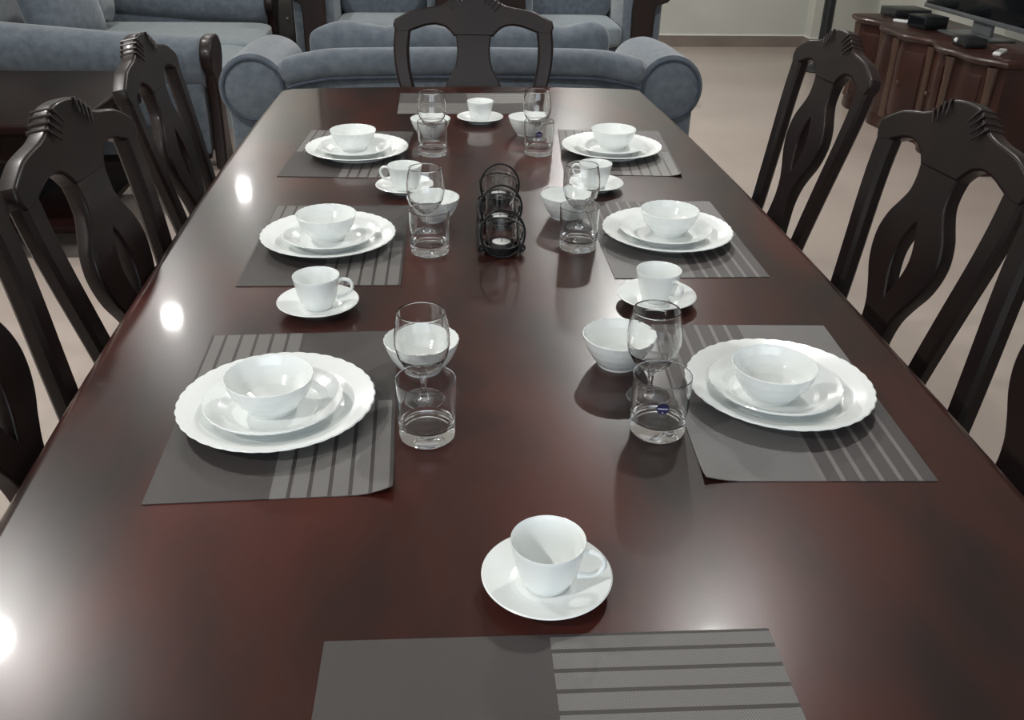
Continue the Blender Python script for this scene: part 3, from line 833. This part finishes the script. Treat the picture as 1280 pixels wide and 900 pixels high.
pillow('sofa_pillow', (-1.98, 5.38, .76), .26, .11, .235, rad(-14), rad(68), 'large blue grey pillow on the left sofa, leaning over its near arm')
pillow('sofa_pillow', (-2.20, 5.82, .73), .27, .11, .245, rad(-14), rad(84), 'blue grey pillow on the left sofa, second from its near arm')
pillow('sofa_pillow', (-2.20, 6.45, .72), .28, .11, .23, rad(-14), rad(92), 'blue grey pillow on the left sofa, farthest from the table')

# ------------------------------------------------------------------ two armchairs facing the table
def arm_strip():
    """straight dark wood strip that curls outwards into a scroll at its top."""
    P = [(-.085, 0), (-.08, .2), (-.078, .45), (-.08, .6), (-.06, .70), (0, .775), (.09, .80), (.17, .765), (.195, .70), (.17, .64), (.125, .625), (.088, .60), (.078, .5), (.08, .2), (.085, 0)]
    return shape2d([[(v.x, v.y) for v in catmull([(a, b_, 0) for a, b_ in P], 4)]], .045, .01, 3)
def armchair():
    t = empty('armchair')
    W2 = .555
    bm = bmesh.new(); box(bm, -.46, .46, .03, .80, .08, .33, .03, 3); finish(bm, 'base', M_FABRIC, t)
    bm = bmesh.new(); superell(bm, .325, .36, .085, .38, .2, mat=Matrix.Translation((0, .33, .40))); finish(bm, 'seat_cushion', M_FABRIC_L, t)
    bm = bmesh.new(); box(bm, -.47, .47, .66, .86, .10, .95, .08, 4); finish(bm, 'backrest', M_FABRIC, t)
    bm = bmesh.new(); superell(bm, .33, .10, .27, .45, .35, mat=Matrix.Translation((0, .62, .68)) @ Matrix.Rotation(rad(-10), 4, 'X')); finish(bm, 'back_cushion', M_FABRIC, t)
    for sgn in (-1, 1):
        a = empty('arm'); a.parent = t
        bm = bmesh.new(); box(bm, sgn * .46 - .14, sgn * .46 + .14, .02, .82, .08, .70, .04, 3); finish(bm, 'arm_panel', M_FABRIC, a)
        bm = bmesh.new(); tube(bm, [(sgn * .54, .0, .70), (sgn * .54, .015, .70), (sgn * .54, .7, .70), (sgn * .54, .80, .70)], [.08, .10, .10, .07], 28); finish(bm, 'arm_roll', M_FABRIC, a, angle=50)
        bm = bmesh.new()
        add_mesh(bm, arm_strip(), Matrix(((sgn, 0, 0, sgn * .455), (0, 0, 1, -.012), (0, 1, 0, .0), (0, 0, 0, 1))))
        finish(bm, 'arm_front', M_CHAIR, a, angle=40)
        for y in (.74,):
            bm = bmesh.new(); lathe(bm, [(0, 0), (.025, 0), (.035, .05), (.035, .09), (0, .09)], 14, off=(sgn * .42, y, 0)); finish(bm, 'leg', M_CHAIR, t)
    return t
ac = armchair(); ac.location = (-.345, 6.74, 0); ac.rotation_euler = (0, 0, rad(0))
tag(ac, 'blue grey armchair with dark wood arm fronts, left of the two behind the sofa', 'armchair', 'armchairs behind the sofa')
a2 = copy_tree(ac); a2.location = (1.03, 6.70, 0)
tag(a2, 'blue grey armchair with dark wood arm fronts, right of the two behind the sofa', 'armchair', 'armchairs behind the sofa')

# ------------------------------------------------------------------ side cabinet between left sofa and armchair
M_TAUPE = mat_noise('taupe_wood', (0.06, 0.056, 0.05, 1), (0.08, 0.074, 0.066, 1), scale=6, stretch=(1, 1, .3), rough=0.6)
t = tag(empty('side_cabinet', (-1.215, 7.55, 0)), 'grey brown side cabinet in the gap between left sofa and armchair', 'cabinet')
bm = bmesh.new(); box(bm, -.20, .20, -.16, .18, .06, .74, .006, 2); finish(bm, 'body', M_TAUPE, t)
bm = bmesh.new(); box(bm, -.22, .22, -.18, .20, .7405, .765, .006, 2); finish(bm, 'top', M_TAUPE, t)
bm = bmesh.new(); box(bm, -.18, .18, -.172, -.1605, .10, .70, .004, 2); dr = finish(bm, 'door', M_TAUPE, t)
bm = bmesh.new(); tube(bm, [(.14, -.173, .42), (.14, -.182, .42), (.14, -.19, .42), (.14, -.194, .42)], [.005, .005, .010, .006], 12); finish(bm, 'knob', M_TIN, dr)
for sx in (-1, 1):
    for sy in (-.13, .15):
        bm = bmesh.new(); lathe(bm, [(0, 0), (.018, 0), (.024, .059), (0, .059)], 12, off=(sx * .17, sy, 0)); finish(bm, 'leg', M_TAUPE, t)

# ------------------------------------------------------------------ end table behind the left chairs
t = tag(empty('end_table', (-1.82, 4.05, 0)), 'low dark red wood end table before the left sofa arm', 'table')
bm = bmesh.new(); box(bm, -.48, .48, -.52, .52, .53, .57, .012, 3); finish(bm, 'tabletop', M_SIDE, t)
bm = bmesh.new(); box(bm, -.44, .44, -.48, .48, .43, .529, .006, 2); finish(bm, 'apron', M_SIDE, t)
bm = bmesh.new(); box(bm, -.42, .42, -.46, .46, .12, .15, .006, 2); finish(bm, 'shelf', M_SIDE, t)
for sx in (-1, 1):
    for sy in (-1, 1):
        bm = bmesh.new(); lathe(bm, [(0, 0), (.02, 0), (.03, .04), (.022, .1), (.03, .25), (.036, .42), (0, .42)], 14, off=(sx * .40, sy * .44, 0)); finish(bm, 'leg', M_SIDE, t)

# ------------------------------------------------------------------ television cabinet with serpentine front
CBX, CY0, CY1, CH = 3.42, 4.62, 6.42, .61
def serp(y, amp=.032):
    k = (y - CY0) / (CY1 - CY0)
    return amp * cos(k * 2 * pi * 2.5) + .02 * cos(k * 2 * pi * 5) - .05 * sin(k * pi)
def cab_outline(ins, n=60):
    P = []
    for i in range(n + 1):
        y = CY0 + ins + (CY1 - CY0 - 2 * ins) * i / n
        P.append((2.90 + serp(y) + ins, y))
    return P + [(CBX - ins * .3, CY1 - ins), (CBX - ins * .3, CY0 + ins)]
cab = tag(empty('tv_cabinet', (3.15, 5.5, 0)), 'low red brown wood television cabinet with wavy front at the right', 'cabinet')
def stack(name, rows, m, ang=40):
    bm = bmesh.new(); ring_stack(bm, [[(x, y, z) for x, y in cab_outline(i)] for i, z in rows]); rel(bm, cab)
    return finish(bm, name, m, cab, angle=ang)
stack('top', [(.012, CH - .04), (.0, CH - .03), (-.006, CH - .016), (.0, CH - .005), (.01, CH)], M_CABINET)
stack('body', [(.035, .08), (.035, CH - .041)], M_CABINET, 60)
stack('plinth', [(.026, 0.0), (.026, .03), (.028, .06), (.034, .079)], M_CABINET)
ys = [CY0 + .10 + (CY1 - CY0 - .2) * i / 5 for i in range(6)]
for y in ys:
    bm = bmesh.new(); x = 2.90 + serp(y) + .035
    tube(bm, [(x, y, .085), (x, y, .10), (x, y, .13), (x, y, .45), (x, y, .54), (x, y, CH - .045)], [.03, .03, .024, .024, .03, .032], 14); rel(bm, cab)
    finish(bm, 'pilaster', M_CABTRIM, cab)
for ya, yb in zip(ys, ys[1:]):
    dr = None
    bm = bmesh.new(); n = 10
    rows = []
    for z in (.12, .14, .30, .50, .52):
        ins = .0 if z in (.14, .30, .50) else .012
        rows.append([(2.90 + serp(ya + .045 + (yb - ya - .09) * i / n) + .030 + ins * .6, ya + .045 + (yb - ya - .09) * i / n, z) for i in range(n + 1)])
    V = [[bm.verts.new(p) for p in r] for r in rows]
    Wv = [[bm.verts.new((p[0] + .03, p[1], p[2])) for p in r] for r in rows]
    for G, fl in ((V, False), (Wv, True)):
        for a, b_ in zip(G, G[1:]):
            for i in range(n):
                f = (a[i], a[i + 1], b_[i + 1], b_[i]); bm.faces.new(f[::-1] if fl else f)
    for i in range(n):
        bm.faces.new((V[0][i], Wv[0][i], Wv[0][i + 1], V[0][i + 1])); bm.faces.new((V[-1][i], V[-1][i + 1], Wv[-1][i + 1], Wv[-1][i]))
    for j in range(len(rows) - 1):
        bm.faces.new((V[j][0], V[j + 1][0], Wv[j + 1][0], Wv[j][0])); bm.faces.new((V[j][-1], Wv[j][-1], Wv[j + 1][-1], V[j + 1][-1]))
    rel(bm, cab); dr = finish(bm, 'door', M_CABINET, cab)
    bm = bmesh.new(); ym = (ya + yb) / 2; x = 2.90 + serp(ym) + .030
    tube(bm, [(x + .004, ym, .33), (x - .012, ym, .33), (x - .02, ym, .33), (x - .024, ym, .33)], [.006, .006, .012, .008], 12); rel(bm, cab)
    finish(bm, 'knob', M_CABTRIM, dr)
# things on the cabinet
tv = tag(empty('television', (3.24, 5.42, CH)), 'large black flat television with grey lower bezel on the wavy cabinet', 'television')
def TB(name, x0, x1, y0, y1, z0, z1, m, bev=.004, par=tv):
    bm = bmesh.new(); box(bm, x0, x1, y0, y1, z0, z1, bev, 2); return finish(bm, name, m, par)
TB('screen', -.026, -.020, -.66, .66, .115, .86, M_SCREEN, .002)
TB('housing', -.019, .03, -.68, .68, .085, .88, M_BLACKPL, .006)
TB('lower_bezel', -.028, -.0195, -.68, .68, .085, .112, M_GREYPL, .003)
TB('stand_neck', -.005, .02, -.10, .10, .014, .10, M_GREYPL, .004)
TB('stand_base', -.16, .10, -.21, .21, .0005, .013, M_GREYPL, .004)
def gadget(name, loc, sx, sy, sz, rz, m, lab, cat, extra=None):
    t = tag(empty(name, loc, rz), lab, cat)
    bm = bmesh.new(); box(bm, -sx / 2, sx / 2, -sy / 2, sy / 2, .004, sz, .004, 2); finish(bm, 'case', m, t)
    bm = bmesh.new(); box(bm, -sx / 2 - .0015, -sx / 2 + .001, -sy / 2 + .01, sy / 2 - .01, .012, sz - .008, .0005, 1); finish(bm, 'front_panel', M_SCREEN, t)
    bm = bmesh.new()
    for a in (-1, 1):
        for c in (-1, 1): box(bm, a * sx * .4 - .008, a * sx * .4 + .008, c * sy * .4 - .008, c * sy * .4 + .008, .0002, .0045)
    finish(bm, 'foot', M_BLACKPL, t, smooth=False)
    return t
gadget('media_box', (3.18, 6.265, CH), .24, .24, .055, 0, M_BLACKPL, 'black set-top box at the far end of the cabinet', 'electronic box')
gadget('media_box', (3.08, 5.76, CH), .16, .18, .075, rad(8), M_BLACKPL, 'tall black box standing between set-top box and television foot', 'electronic box')
g = gadget('media_box', (2.995, 5.10, CH), .12, .17, .05, rad(-4), M_BLACKPL, 'small black box with a white knob before the television', 'electronic box')
bm = bmesh.new(); superell(bm, .012, .014, .014, 1, 1, 10, 14, mat=Matrix.Translation((-.062, .03, .028))); finish(bm, 'knob', M_WHITEPL, g)['label'] = 'round white knob'
def remote(loc, rz, m, lab, L_=.15):
    t = tag(empty('remote_control', loc, rz), lab, 'remote control')
    bm = bmesh.new(); box(bm, -.02, .02, -L_ / 2, L_ / 2, .0003, .018, .006, 3); finish(bm, 'case', m, t)
    bm = bmesh.new()
    for i in range(4):
        for k in (-1, 0, 1): box(bm, k * .011 - .0035, k * .011 + .0035, -L_ / 2 + .03 + i * .022, -L_ / 2 + .038 + i * .022, .0175, .0195)
    finish(bm, 'button', M_GREYPL, t, smooth=False)
remote((3.03, 5.99, CH), rad(35), M_WHITEPL, 'white remote control lying in front of the tall black box', .11)
remote((3.04, 4.86, CH), rad(-42), M_WHITEPL, 'pale grey remote control lying near the close end of the cabinet', .17)

# ------------------------------------------------------------------ dark pole by the far wall
t = tag(empty('floor_lamp', (3.22, 7.62, 0)), 'dark floor-standing lamp pole with round foot before the far wall', 'lamp')
bm = bmesh.new(); lathe(bm, [(0, 0), (.15, 0), (.155, .012), (.14, .028), (.06, .05), (.05, .09), (0, .09)], 32); finish(bm, 'base', M_POLE, t)
bm = bmesh.new(); tube(bm, [(0, 0, .085), (0, 0, .8), (0, 0, 1.55)], .046, 20); finish(bm, 'pole', M_POLE, t)
bm = bmesh.new(); lathe(bm, [(.10, 1.80), (.19, 1.50), (.193, 1.50), (.103, 1.80)], 32, closed=True); finish(bm, 'lamp_shade', M_BASETRIM, t)
bm = bmesh.new(); box(bm, -.101, .101, -.006, .006, 1.70, 1.708); box(bm, -.006, .006, -.101, .101, 1.70, 1.708); tube(bm, [(0, 0, 1.54), (0, 0, 1.71)], .012, 10); finish(bm, 'shade_bracket', M_POLE, t)
